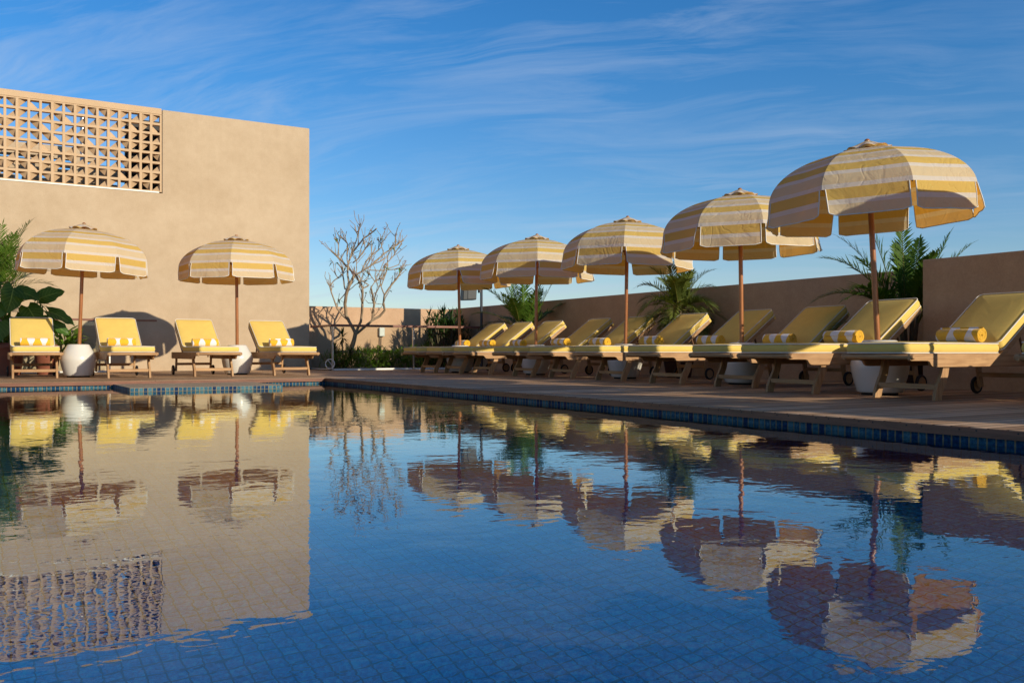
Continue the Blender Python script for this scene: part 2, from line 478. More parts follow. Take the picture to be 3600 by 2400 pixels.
# ------------------------------------------------------------------ building with breeze block screen
WY = 18.0
bld = tag(empty('building', (2.5, WY + 2, 0)), 'tall sand coloured stucco building with a perforated block screen at its top left', 'building')
def sub(b, name, mats, par=bld, **k):
    o = b.build(name, mats, None, **k); o.parent = par
    o.matrix_parent_inverse = Matrix.Translation(Vector(par.location)).inverted() if par.parent is None else Matrix()
    return o
b = MB()
b.extrude([(-7, -.1), (5.94, -.1), (5.94, 4.87), (3.122, 4.87), (3.122, 3.31), (-7, 3.31)], WY, WY + .25)
b.box(-7, -1.35, WY + .001, WY + .25, 3.31, 4.775)
b.box(5.69, 5.939, WY + .25, WY + 5, -.1, 4.868)
b.box(3.11, 3.122, WY + .02, WY + .24, 3.32, 4.86)
wl = sub(b, 'wall', 'building_stucco', bevel=.012)
b = MB(); b.box(-7, 3.108, WY + .004, WY + .25, 4.775, 4.89)
sub(b, 'screen_beam', 'screen_block_stucco', bevel=.008)
b = MB(); b.box(-7, 3.06, WY - .012, WY + .03, 3.312, 3.334)
sub(b, 'sill', 'white_paint')
# screen
b = MB(); P = .1828; x = 3.108; NC = 24; ZS0, ZS1 = 3.334, 4.775
bar = .042; PZ = (ZS1 - ZS0) / 8
for i in range(NC + 1):
    xx = x - i * P
    b.box(xx - bar / 2 if i else xx - bar * .7, xx + bar / 2 if i else xx, WY + .012, WY + .11, ZS0, ZS1)
for j in range(9):
    zz = ZS0 + j * PZ
    b.box(x - NC * P, x, WY + .0135, WY + .1085, max(ZS0, zz - bar / 2) + (.001 if j == 0 else 0), min(ZS1, zz + bar / 2) - (.001 if j == 8 else 0))
pat = ["D.AA.CBDCBBCCBA", ]
r2 = random.Random(3)
for i in range(NC):
    for j in range(8):
        xa, xb = x - (i + 1) * P + bar / 2, x - i * P - bar / 2
        za, zb = ZS0 + j * PZ + bar / 2, ZS0 + (j + 1) * PZ - bar / 2
        cs = [(xa, za), (xb, za), (xb, zb), (xa, zb)]
        k = r2.choice([0, 1, 1, 1, 2, 2, 3, 3, 3])
        tri = [cs[k], cs[(k + 1) % 4], cs[k - 1]]
        f_, k_ = WY + .016, WY + .10
        dep = [f_, k_, k_]
        vs = [(p[0], d, p[1]) for p, d in zip(tri, dep)] + [(p[0], d + .012, p[1]) for p, d in zip(tri, dep)]
        b.add(vs, [(0, 1, 2), (5, 4, 3), (0, 3, 4, 1), (1, 4, 5, 2), (2, 5, 3, 0)])
sub(b, 'breeze_block_screen', 'screen_block_stucco')
# what shows through the screen: near-black slatted panel coloured as a return wall in shade, and stepped roof slabs behind
b = MB()
b.box(2.60, 3.75, 18.9, 19.0, 2.9, 4.85)
for k in range(16): b.box(2.62, 3.7, 18.86, 18.90, 3.0 + k * .11, 3.07 + k * .11)
sub(b, 'return_shade_panel', 'return_shade')
b = MB()
rr = random.Random(5)
for k in range(7):
    z0 = 3.52 + k * .135
    xx = -3.2
    while xx < 2.4:
        w = rr.uniform(.5, 1.3)
        if rr.random() < .93 - .05 * k: b.box(xx, xx + w, 19.4 + k * .23, 19.55 + k * .23, z0, z0 + rr.uniform(.09, .15))
        xx += w + rr.uniform(.08, .4)
for xx in (-2.4, -1.2, .1, 1.1, 1.9): b.box(xx, xx + .14, 20.9, 21.05, 2.8, 4.5)
b.box(-4, 2.3, 21.1, 21.25, 4.36, 4.62)
sub(b, 'roof_pergola', 'building_stucco')
b = MB(); b.tube([(1.98, 20.2, 3.0), (1.98, 20.2, 5.05)], .05, 10)
sub(b, 'vent_pipe', 'steel')
b = MB(); b.box(-6.9, 5.69, WY + .25, WY + 5, 2.95, 3.05)
sub(b, 'roof_slab', 'building_stucco')

# ------------------------------------------------------------------ garden walls
def gwall(label, x0, x1, y0, y1, z1):
    b = MB(); b.box(x0, x1, y0, y1, -.1, z1)
    return tag(b.build('garden_wall', 'garden_wall_stucco', bevel=.012), label, 'wall')
gwall('long low stucco wall in shade running behind the row of right hand loungers', 9.3, 9.55, 5.95, 18.60, 1.31)
gwall('low sunlit stucco wall behind the bare tree and glass balustrade', 5.94, 9.3, 18.35, 18.60, 1.30)
gwall('thick stucco wall standing forward behind the nearest loungers at right edge', 8.32, 9.30, -8, 5.84, 1.30)
b = MB(); b.box(5.95, 9.3, 16.86, 18.35, -.09, .015)
tag(b.build('planting_bed', 'soil'), 'strip of dark soil behind the glass balustrade', kind='structure')

# ------------------------------------------------------------------ balustrades
def post(b, x, y, h=.84): b.box(x - .014, x + .014, y - .022, y + .022, 0, h)
bal = tag(empty('glass_balustrade', (5.98, 16.8, 0)), 'clear glass balustrade with brown handrail in front of the bare tree', 'balustrade')
b = MB(); b.box(5.955, 6.005, 16.83, 18.0, .84, .882); b.box(5.955, 9.28, 16.77, 16.83, .84, .886)
sub(b, 'handrail', 'handrail_wood', bal, bevel=.006)
for i, xx in enumerate((6.0, 7.69, 9.2)):
    b = MB(); post(b, xx, 16.8); sub(b, 'post', 'steel', bal)
b = MB(); b.add([(5.98, 17.96, .05), (5.98, 16.9, .05), (5.98, 16.9, .84), (5.98, 17.96, .84)], [(0, 1, 2, 3)]); sub(b, 'glass_panel', 'glass', bal)
for xa, xb in ((6.04, 7.65), (7.73, 9.16)):
    b = MB(); b.add([(xa, 16.8, .05), (xb, 16.8, .05), (xb, 16.8, .84), (xa, 16.8, .84)], [(0, 1, 2, 3)]); sub(b, 'glass_panel', 'glass', bal)
b = MB(); b.box(6.03, 9.2, 16.80, 16.855, .002, .035); b.box(5.96, 6.0, 16.9, 17.97, .002, .03)
sub(b, 'base_channel', 'white_paint', bal)
bal2 = tag(empty('glass_balustrade', (1.0, 17.4, 0)), 'short glass balustrade with brown handrail against the building behind the leftmost parasol', 'balustrade')
b = MB(); b.box(-1.5, 2.92, 17.38, 17.43, .90, .935); sub(b, 'handrail', 'handrail_wood', bal2, bevel=.006)
for xx in (-.2, 1.02, 2.14):
    b = MB(); b.box(xx - .012, xx + .012, 17.39, 17.42, 0, .90); sub(b, 'post', 'white_paint', bal2)
for xa, xb in ((-.17, 1.0), (1.04, 2.12)):
    b = MB(); b.add([(xa, 17.4, .05), (xb, 17.4, .05), (xb, 17.4, .88), (xa, 17.4, .88)], [(0, 1, 2, 3)]); sub(b, 'glass_panel', 'glass', bal2)
b = MB(); b.box(-.2, 2.14, 17.40, 17.43, .002, .03); sub(b, 'base_channel', 'white_paint', bal2)
b = MB(); b.box(-1.2, 2.1, 17.75, 17.99, .0, .42)
tag(b.build('plinth', 'building_stucco', bevel=.01), 'low stucco plinth along the building behind the leftmost parasol base', 'plinth')

# coil of cable hung on the first balustrade post
b = MB()
cc = Vector((5.93, 16.74, .125)); ux = Vector((.859, -.511, 0)); pts = []
for k in range(40):
    t = 2 * math.pi * k / 40
    pts.append(cc + ux * (.085 * math.cos(t)) + Vector((0, 0, .09 * math.sin(t))))
b.tube(pts, .009, 6, closed=True)
pts2 = [p + Vector((-.006, -.01, .004)) for p in pts]
b.tube(pts2, .007, 6, closed=True)
b.tube([cc + ux * -.05 + Vector((0, -.012, .07)), cc + Vector((0, -.014, .02)), cc + ux * .05 + Vector((0, -.012, -.06))], .006, 6)
tag(b.build('cable_coil', 'white_paint'), 'white coil of cable leaning on the first glass balustrade post', 'cable')

# ------------------------------------------------------------------ wall box, speaker on post
ub = tag(empty('junction_box', (7.64, 18.28, .78)), 'pale grey junction box mounted on the low wall behind the tree', 'junction box')
b = MB(); b.box(-.062, .062, -.0, .07, -.095, .095); b.build('box_body', 'box_plastic', ub, bevel=.015)
b = MB(); b.tube([(-.04, .055, -.09), (-.045, .058, -.3), (-.04, .058, -.75)], .008, 6); b.tube([(.0, .055, -.09), (-.01, .058, -.4), (-.005, .058, -.75)], .006, 6)
b.build('conduit', 'dark_metal', ub)
sp = tag(empty('speaker_post', (9.17, 16.65, 0)), 'slim dark metal post rising behind the farthest right parasol', 'post')
b = MB(); b.tube([(0, 0, 0), (0, 0, 1.98)], .028, 12); b.build('pole', 'dark_metal', sp)
b = MB(); b.tube([(0, 0, 1.66), (-.15, .06, 1.66)], .012, 8); b.box(-.05, -.03, -.02, .06, 1.58, 1.74); b.build('bracket', 'dark_metal', sp)
spk = tag(empty('loudspeaker', (8.94, 16.76, 1.42)), 'dark grey outdoor loudspeaker hanging off the slim post', 'loudspeaker')
spk.rotation_euler = (0, 0, R(-12))
b = MB(); b.extrude([(-.16, 0), (.13, .012), (.15, .42), (-.15, .42)], -.10, .12); b.build('cabinet', 'speaker_case', spk, bevel=.015)
b = MB(); b.extrude([(-.06, .02), (.12, .026), (.137, .40), (-.052, .40)], -.112, -.098); b.build('grille', 'speaker_grille', spk, bevel=.006)

# ------------------------------------------------------------------ loungers
def rrect(L, W, r, n=5):
    pts = []
    for cx, cy, a0 in ((L - r, r, -90), (L - r, W - r, 0), (r, W - r, 90), (r, r, 180)):
        for k in range(n + 1):
            a = R(a0 + 90 * k / n); pts.append((cx + r * math.cos(a), cy + r * math.sin(a)))
    return pts
def cushion(L, W, Th, r=.045, puff=.012, seed=0):
    b = MB(); n = 5
    prof = [(.16, .002), (.02, 0), (.004, .006), (-.004, Th * .3), (-.006, Th * .5), (-.004, Th * .7), (.003, Th - .006), (.018, Th), (.06, Th + puff * .5), (.12, Th + puff * .85), (.19, Th + puff), (.24, Th + puff)]
    rings = []
    for ins, z in prof:
        ins = min(ins, W / 2 - .012)
        rr_ = max(.006, r - ins * .6) if ins < r else .008
        ps = rrect(L - 2 * ins, W - 2 * ins, min(rr_, (W - 2 * ins) / 2 - .002), n)
        ring = []
        for (x, y) in ps:
            X, Yy = x + ins, y + ins
            wob = .003 * mnoise.noise(Vector((X * 7 + seed, Yy * 7, z * 9)))
            ring.append((X, Yy, z + (wob if 0 < z else 0)))
        rings.append(ring)
    m = len(rings[0]); vs = [p for q in rings for p in q]; fs = []
    for i in range(len(rings) - 1):
        for k in range(m):
            k2 = (k + 1) % m
            fs.append((i * m + k, i * m + k2, (i + 1) * m + k2, (i + 1) * m + k))
    fs.append(tuple(range(m))[::-1]); fs.append(tuple((len(rings) - 1) * m + k for k in range(m)))
    b.add(vs, fs, True)
    pip = MB()
    for ins, z in ((-.001, Th - .002), (-.001, .004)):
        ps = rrect(L - 2 * ins, W - 2 * ins, r, n)
        pip.tube([(x + ins, y + ins, z) for x, y in ps], .0052, 5, closed=True)
    return b, pip

HX, LW = 1.13, .56          # hinge position and cushion width
BANG, BLEN = R(35.2), .72
def make_lounger():
    root = empty('sun_lounger')
    hw = .295
    rail = [(0, .312), (.012, .304), (.20, .303), (.225, .296), (.245, .27), (.265, .258), (.30, .255), (1.86, .255), (1.88, .27), (1.88, .352), (1.86, .357), (.012, .357), (0, .35)]
    for s in (-1, 1):
        b = MB(); b.extrude(rail, s * hw - .0125, s * hw + .0125)
        b.build('side_rail', 'teak', root, bevel=.004)
    b = MB(); b.tube([(.02, -.325, .334), (.02, -.318, .334), (.02, .318, .334), (.02, .325, .334)], [.012, .021, .021, .012], 12)
    b.build('end_rail', 'teak_cross', root)
    fl = [(.43, .33), (.50, .33), (.498, .25), (.484, .19), (.448, .115), (.415, .06), (.40, 0), (.322, 0), (.332, .06), (.362, .125), (.400, .19), (.422, .25)]
    fl = fl[::-1]
    for s in (-1, 1):
        b = MB(); b.extrude(fl, s * (hw - .027) - .014, s * (hw - .027) + .014); b.build('leg', 'teak_leg', root, bevel=.004)
    rl = [(1.66, .33), (1.72, .33), (1.735, .2), (1.765, .06), (1.71, .06), (1.68, .2)][::-1]
    for s in (-1, 1):
        b = MB(); b.extrude(rl, s * (hw - .03) - .013, s * (hw - .03) + .013); b.build('leg', 'teak_leg', root, bevel=.004)
    b = MB(); b.box(.362, .387, -(hw - .04), hw - .04, .085, .125); b.build('stretcher', 'teak_cross', root, bevel=.003)
    b = MB(); b.box(1.69, 1.715, -(hw - .04), hw - .04, .15, .19); b.build('stretcher', 'teak_cross', root, bevel=.003)
    for s in (-1, 1):
        yy = s * (hw + .012)
        b = MB(); b.lathe([(.056, -.013), (.072, -.013), (.076, -.006), (.076, .006), (.072, .013), (.056, .013), (.056, -.013)], 28)
        w = b.build('wheel', 'rubber', root); w.location = (1.74, yy, .0765); w.rotation_euler = (R(90), 0, 0)
        b = MB(); b.lathe([(0, -.009), (.056, -.009), (.0565, .009), (.0, .009)], 24, smooth=False)
        b.lathe([(0, -.016), (.01, -.016), (.011, .016), (0, .016)], 10)
        b.build('hub', 'teak_leg', w)
    b = MB()
    for k in range(9): b.box(.06 + k * .122, .06 + k * .122 + .085, -.28, .28, .338, .3545)
    b.build('slat_deck', 'teak_cross', root)
    # back frame
    ca, sa = math.cos(BANG), math.sin(BANG)
    hz = .357
    bm = Matrix.Translation((HX + .02, 0, hz)) @ Matrix.Rotation(-BANG, 4, 'Y')
    b = MB()
    for s in (-1, 1): b.box(0, BLEN + .02, s * .268 - .012, s * .268 + .012, -.048, -.004, mat=bm)
    for k in range(6): b.box(.06 + k * .115, .06 + k * .115 + .08, -.255, .255, -.024, -.008, mat=bm)
    b.build('back_frame', 'teak', root, bevel=.003)
    top = bm @ Vector((.42, 0, -.045))
    for s in (-1, 1):
        b = MB(); b.tube([(top.x, s * .2, top.z), (1.62, s * .2, .28)], .011, 6)
        b.build('support_strut', 'strut_wood', root)
    # cushions
    cb, pp = cushion(HX + .02, LW, .078)
    sc = cb.build('seat_cushion', 'cushion_yellow', root, loc=(0, -LW / 2, .359)); sc.rotation_euler = (0, 0, 0)
    pp.build('piping', 'piping_white', sc)
    cb, pp = cushion(BLEN + .03, LW, .082, seed=4)
    bc = cb.build('back_cushion', 'cushion_yellow', root)
    bc.matrix_local = bm @ Matrix.Translation((.035, -LW / 2, .001))
    pp.build('piping', 'piping_white', bc)
    b = MB(); b.box(BLEN - .075, BLEN + .024, .004, LW - .004, -.052, .006)
    b.build('head_pocket', 'cushion_yellow', bc, bevel=.012)
    b = MB(); b.box(BLEN - .135, BLEN - .077, .012, .018, -.05, -.004); b.build('cloth_label', 'label_cloth', bc)
    return root

proto = make_lounger()
def towel():
    b = MB(); Lh = .19; r0, r1, turns = .012, .064, 4.2; N = 150
    th_ = .0118
    vs = []; uvs = []
    for k in range(N + 1):
        t = k / N; a = 2 * math.pi * turns * t; r = r0 + (r1 - r0) * t
        for si, (yy, rr_) in enumerate(((-Lh, r), (-Lh, r - th_), (Lh, r - th_), (Lh, r))):
            j = .004 * mnoise.noise(Vector((a * 1.3, yy * 9, 1.7)))
            soft = .0
            vs.append(((rr_) * math.cos(a), yy + j, rr_ * math.sin(a)))
            uvs.append((yy, a / (2 * math.pi)))
    fs = []
    for k in range(N):
        o, p = 4 * k, 4 * k + 4
        for i in range(4):
            j = (i + 1) % 4
            fs.append((o + i, p + i, p + j, o + j))
    fs.append((4 * N, 4 * N + 1, 4 * N + 2, 4 * N + 3))
    b.add(vs, fs, True, 0, uvs)
    o = b.build('rolled_towel', 'towel', bevel=.003, seg=2, ang=50)
    return o
tproto = towel()

# (x of the foot end, y of the axis, heading, label)
right = [
 (6.55, 14.45, 'farthest lounger of the right hand row, next to the glass balustrade', 'farthest lounger of the right hand row, seen end on'),
 (6.60, 13.60, 'second lounger from the glass balustrade in the right hand row', 'second lounger from the glass balustrade, right hand row'),
 (6.68, 12.76, 'third lounger from the glass balustrade, just left of the second parasol there', 'third lounger from the glass balustrade, right hand row'),
 (6.68, 11.50, 'fourth lounger from the glass balustrade, just right of the second parasol there', 'fourth lounger from the glass balustrade, right hand row'),
 (6.70, 10.52, 'lounger just left of the middle parasol of the right hand row', 'lounger left of the middle parasol, half behind its pole'),
 (6.62, 9.30, 'lounger just right of the middle parasol, in front of the date palm', 'lounger in front of the date palm'),
 (6.52, 8.10, 'lounger just left of the second nearest parasol of the right hand row', 'lounger left of the second nearest right row parasol'),
 (6.50, 6.98, 'lounger just right of the second nearest parasol of the right hand row', 'lounger right of the second nearest right row parasol'),
 (5.98, 5.76, 'lounger just left of the nearest big parasol, standing forward of its row', 'lounger left of the nearest big parasol, half behind its pole'),
 (5.95, 4.58, 'nearest lounger shown whole, foot end standing right of the nearest big parasol base', 'nearest lounger shown whole at the right, its spiral end clear'),
 (5.98, 3.20, 'lounger cut off by the right edge of the photo', 'lounger cut off by the right photo edge'),
]
left = [
 (.785, 13.72, 'leftmost sun lounger facing the pool, in front of the terracotta pots'),
 (1.93, 13.28, 'second sun lounger from the left, right of the leftmost parasol'),
 (3.10, 13.40, 'third sun lounger from the left, left of the second parasol by the building'),
 (4.27, 13.42, 'fourth sun lounger from the left, nearest the building corner'),
]
r3 = random.Random(11)
first = True; firstT = True
def place(loc, rz, label, group, tl, tgroup):
    global first, firstT
    o = proto if first else copy_tree(proto); first = False
    o.location = loc; o.rotation_euler = (0, 0, rz)
    tag(o, label, 'sun lounger', group)
    t = tproto if firstT else tproto.copy()
    if not firstT: C.objects.link(t)
    firstT = False
    m = Matrix.Translation(loc) @ Matrix.Rotation(rz, 4, 'Z') @ Matrix.Translation((HX - .10 + r3.uniform(-.02, .02), r3.uniform(-.015, .015), .359 + .078 + .012 + .058)) @ Matrix.Rotation(R(r3.uniform(0, 360)), 4, 'Y') @ Matrix.Rotation(R(r3.choice((0, 180))), 4, 'Z')
    m = Matrix.Translation(loc) @ Matrix.Rotation(rz + R(r3.uniform(-2, 2)), 4, 'Z') @ Matrix.Translation((HX - .115, r3.uniform(-.015, .015), .359 + .078 + .010 + .058)) @ Matrix.Rotation(R(r3.uniform(0, 360)), 4, 'Y')
    t.matrix_world = m
    tag(t, tl, 'towel', tgroup)
for x, y, lb, tw in right:
    place((x, y, 0), R(r3.uniform(-1, 1)), 'teak lounger with yellow cushions, ' + lb if len(lb.split()) < 12 else lb, 'yellow cushioned loungers in the right hand row',
          'rolled towel on the ' + tw, 'rolled towels on the right hand loungers')
for x, y, lb in left:
    place((x, y, 0), R(90) + R(r3.uniform(-1, 1)), lb, 'yellow cushioned loungers in front of the building',
          'rolled yellow and white towel on the ' + lb.split(',')[0].replace('sun ', ''), 'rolled towels on the left hand loungers')

# ------------------------------------------------------------------ parasols
def make_parasol(loc, tilt, rz, seed, label, group):
    rg = random.Random(seed)
    root = empty('parasol', loc)
    root.rotation_euler = tilt
    tag(root, label, 'parasol', group)
    RR, ZR, H0, T1 = .875, 1.595, .42, 1.50        # rim radius, rim height (above the pole foot), dome height
    b = MB(); b.tube([(0, 0, -.1), (0, 0, ZR + H0 + .03)], .0245, 14); b.build('pole', 'pole_wood', root)
    b = MB(); b.lathe([(.026, ZR - .02), (.045, ZR - .015), (.045, ZR + .05), (.026, ZR + .055)], 14); b.build('hub', 'pole_wood', root)
    dome = empty('x')
    bpy.data.objects.remove(dome)
    def rib(t, ph, k=1.0):
        r = RR * math.sin(t) / math.sin(T1) * k
        return Vector((r * math.cos(ph), r * math.sin(ph), ZR + H0 * (math.cos(t) - math.cos(T1)) / (1 - math.cos(T1))))
    NA, NB = 9, 22; ts = [.12 + (T1 - .12) * (i / NB) for i in range(NB + 1)]
    arc = [0] * (NB + 1)
    for i in range(NB - 1, -1, -1): arc[i] = arc[i + 1] + (rib(ts[i], 0) - rib(ts[i + 1], 0)).length
    cb = MB()
    flaps = []
    for p in range(8):
        p0, p1 = rz + R(-22.5 + 45 * p), rz + R(22.5 + 45 * p)
        vs = []; uvs = []
        for i, t in enumerate(ts):
            A, B_ = rib(t, p0), rib(t, p1)
            for j in range(NA + 1):
                u = j / NA; q = A.lerp(B_, u)
                out = Vector((q.x, q.y, .4)).normalized()
                bell = 4 * u * (1 - u)
                w = mnoise.noise(Vector((q.x * 5 + seed * 3.1, q.y * 5, q.z * 4))) * .007 + mnoise.noise(Vector((u * 5 + p * 7 + seed, i * .22, seed))) * .005
                q = q + out * ((-.006 + w) * bell * (i / NB))
                vs.append(q); uvs.append((u * (A - B_).length, arc[i]))
        fs = []
        for i in range(NB):
            for j in range(NA):
                o = i * (NA + 1) + j
                fs.append((o, o + NA + 1, o + NA + 2, o + 1))
        cb.add(vs, fs, True, 0, uvs)
        # hanging flap of this panel
        A, B_ = rib(T1, p0), rib(T1, p1); W = (B_ - A).length
        pm = (p0 + p1) / 2; outv = Vector((math.cos(pm), math.sin(pm), 0))
        fl = MB(); VH, M1, M2 = .218, 10, 7; g = .030
        sw = rg.uniform(.0, .022) + .008; curlL = rg.uniform(0, .045) * (1 if rg.random() < .4 else 0); curlR = rg.uniform(0, .03) * (1 if rg.random() < .25 else 0)
        vs = []; uvs = []; grid = {}
        for i in range(M2 + 1):
            f = i / M2
            for j in range(M1 + 1):
                u = j / M1
                lo = (.027 - .40 * sw * f) / W; x = lo + (1 - 2 * lo) * u
                d = VH * f
                if i == M2:      # rounded lower corners
                    ed = min(u, 1 - u) * W
                    if ed < .035: d -= .018 * (1 - ed / .035) ** 2
                q = A.lerp(B_, x) + Vector((0, 0, -d)) + outv * (sw * f)
                cu = curlL * max(0, 1 - u * 4) ** 1.5 + curlR * max(0, 1 - (1 - u) * 4) ** 1.5
                q += outv * (cu * f * 1.2) + outv * (mnoise.noise(Vector((u * 4 + seed, p * 3.3, f * 1.5))) * .020 * f + mnoise.noise(Vector((u * 11 + seed, p * 5.3, f * 2))) * .006 * f)
                q += (B_ - A).normalized() * ((curlL * max(0, 1 - u * 3) - curlR * max(0, 1 - (1 - u) * 3)) * f * .9)
                vs.append(q); uvs.append((x * W, -VH * f - .001)); grid[(i, j)] = q
        fs = []
        for i in range(M2):
            for j in range(M1):
                o = i * (M1 + 1) + j
                fs.append((o, o + M1 + 1, o + M1 + 2, o + 1))
        fl.add(vs, fs, True, 0, uvs)
        path = [grid[(i, 0)] for i in range(M2 + 1)] + [grid[(M2, j)] for j in range(1, M1)] + [grid[(i, M1)] for i in range(M2, -1, -1)]
        flaps.append((fl, path))
    can = cb.build('canopy', 'canvas', root)
    for fl, path in flaps:
        fo_ = fl.build('valance_flap', 'canvas', can)
        pb = MB(); pb.tube(path, .0048, 5); pb.build('piping', 'piping_white', fo_)
    for p in range(8):
        ph = rz + R(22.5 + 45 * p)
        b = MB()
        b.tube([rib(t, ph, .985) + Vector((0, 0, -.012)) for t in [.05 + (T1 - .06) * k / 9 for k in range(10)]], .006, 5)
        q = rib(.78, ph, .98) + Vector((0, 0, -.014))
        b.tube([q, Vector((.03 * math.cos(ph), .03 * math.sin(ph), ZR + .02))], .005, 5)
        b.build('rib', 'strut_wood', root)
    # vent cap with eight scallops and finial
    vb = MB(); vs = []; uvs = []; N1, N2 = 64, 6
    zt = ZR + H0
    for i in range(N2 + 1):
        f = i / N2
        for k in range(N1):
            a = rz + 2 * math.pi * k / N1
            s8 = abs(math.cos(4 * (a - rz)))           # 1 at panel middles, 0 at the ribs
            r = .02 + .178 * f * (.90 + .10 * s8)
            z = zt + .078 * (1 - f ** 1.15) + f ** 4 * (-.004 + .024 * s8 ** 1.3)
            vs.append((r * math.cos(a), r * math.sin(a), z)); uvs.append((r * math.cos(a), r * math.sin(a + .5) * .6 + .09))
    fs = []
    for i in range(N2):
        for k in range(N1):
            k2 = (k + 1) % N1
            fs.append((i * N1 + k, (i + 1) * N1 + k, (i + 1) * N1 + k2, i * N1 + k2))
    vb.add(vs, fs, True, 0, uvs); vb.build('vent_cap', 'canvas', root)
    b = MB(); b.lathe([(.0, zt + .06), (.020, zt + .064), (.026, zt + .076), (.021, zt + .090), (.010, zt + .097), (0, zt + .099)], 14)
    b.build('finial', 'pole_wood', root)
    return root

def make_base(loc, label, group):
    b = MB()
    b.lathe([(0, .022), (.182, .022), (.190, .035), (.205, .09), (.222, .15), (.235, .21), (.240, .25), (.236, .285), (.224, .32), (.150, .452), (.142, .464), (.128, .47), (.03, .472), (.028, .46), (0, .46)], 48)
    o = b.build('ceramic_drum', 'ceramic', loc=loc)
    f = MB(); f.lathe([(0, 0), (.15, 0), (.15, .024), (0, .024)], 24); f.build('foot_ring', 'rubber', o)
    tag(o, label, 'parasol base', group)
    return o
GR = 'striped parasols of the right hand row'; GL = 'striped parasols in front of the building'
cam_r = Vector((.859, -.511, 0))
def lean(deg):      # lean to the right of the view by deg
    ax = Vector((0, 0, 1)).cross(cam_r) * 1.0
    return Matrix.Rotation(R(deg), 3, ax).to_euler()
plist = [
 (7.32, 14.05, -1.0, -5, 'yellow striped parasol farthest away in the right row, beside the loudspeaker', GR, 'white ceramic base of the farthest right row parasol'),
 (7.65, 12.13, .6, -9, 'yellow striped parasol second from far end of right row, in front of the feathery palm', GR, 'white ceramic base of the parasol in front of the feathery palm'),
 (7.68, 9.90, 1.0, -18, 'yellow striped parasol in the middle of the right hand row of five', GR, 'white ceramic base of the middle right row parasol'),
 (7.50, 7.53, -.7, -7, 'yellow striped parasol second nearest in the right row, overlapped by the biggest one', GR, 'white ceramic base of the second nearest right row parasol'),
 (6.78, 5.17, -3.0, -9, 'nearest and biggest yellow striped parasol, leaning slightly at the right', GR, 'white ceramic base of the nearest right row parasol'),
 (6.80, 2.72, 0, -5, 'yellow striped parasol beyond the right edge shading the nearest one', GR, 'white ceramic base of the parasol beyond the right edge'),
 (1.36, 14.42, 2.2, 2, 'leftmost yellow striped parasol, leaning right beside the potted plants', GL, 'glossy white ceramic base of the leftmost parasol'),
 (3.66, 14.64, -.4, 3, 'yellow striped parasol nearest the building corner, second from left', GL, 'glossy white ceramic base of the second parasol from left'),
]
for k, (x, y) in enumerate(((6.15, .35), (7.3, -1.95), (7.25, -4.25), (7.3, -6.5))):
    plist.append((x, y, 0, -8 + 5 * k, 'yellow striped parasol beside the camera, %s beyond the right edge' % ('second', 'third', 'fourth', 'fifth')[k], GR, 'white ceramic base of the %s parasol beyond the right edge' % ('second', 'third', 'fourth', 'fifth')[k]))
for i, (x, y, ln, rz, lb, g, blb) in enumerate(plist):
    make_base((x, y, 0), blb, 'ceramic parasol bases')
    make_parasol((x, y, .10), lean(ln), R(rz), 3 + i * 5, lb, g)

# ------------------------------------------------------------------ plants
def leaflet(b, p, d, n, L, w, droop=.0, mi=0):
    d = d.normalized(); s = d.cross(n)
    if s.length < 1e-4: s = Vector((1, 0, 0))
    s.normalize()
    m = p + d * (L * .45) + Vector((0, 0, -droop * L * .2)); t = p + d * L + Vector((0, 0, -droop * L))
    b.add([p + s * w * .2, p - s * w * .2, m - s * w * .5, m + s * w * .5, t], [(0, 1, 2, 3), (3, 2, 4)], False, mi)
def frond(b, base, az, el, L, droop, ll, lw, n, rg, vee=.5, mi=0, stem=.35, rr_=.008, hang=.3):
    p = Vector(base); d = Vector((math.cos(el) * math.cos(az), math.cos(el) * math.sin(az), math.sin(el)))
    N = 14; pts = [p.copy()]; dirs = [d.copy()]
    for k in range(N):
        d = (d + Vector((0, 0, -droop / N)) * (.4 + 1.4 * k / N)).normalized()
        p = p + d * (L / N); pts.append(p.copy()); dirs.append(d.copy())
    b.tube(pts, [rr_ * (1 - .8 * k / N) for k in range(N + 1)], 5, False, 1)
    for k in range(n):
        f = stem + (1 - stem) * (k + .5) / n
        x = f * N; i = min(N - 1, int(x)); q = pts[i].lerp(pts[i + 1], x - i); dd = dirs[i]
        side = dd.cross(Vector((0, 0, 1)))
        if side.length < .05: side = Vector((math.sin(az), -math.cos(az), 0))
        side.normalize(); up = side.cross(dd)
        env = math.sin(math.pi * min(1, .22 + .78 * (f - stem) / (1 - stem)) ** .9) * .75 + .3
        for s in (-1, 1):
            v = dd * (.75 + .6 * (f - stem) + rg.uniform(-.12, .12)) + side * s * .8 + up * (vee + rg.uniform(-.2, .2))
            leaflet(b, q, v, up, ll * env * rg.uniform(.8, 1.12), lw, hang * rg.uniform(.3, 1.3), mi)
    leaflet(b, pts[-1], dirs[-1], Vector((0, 0, 1)), ll * .5, lw, .2, mi)

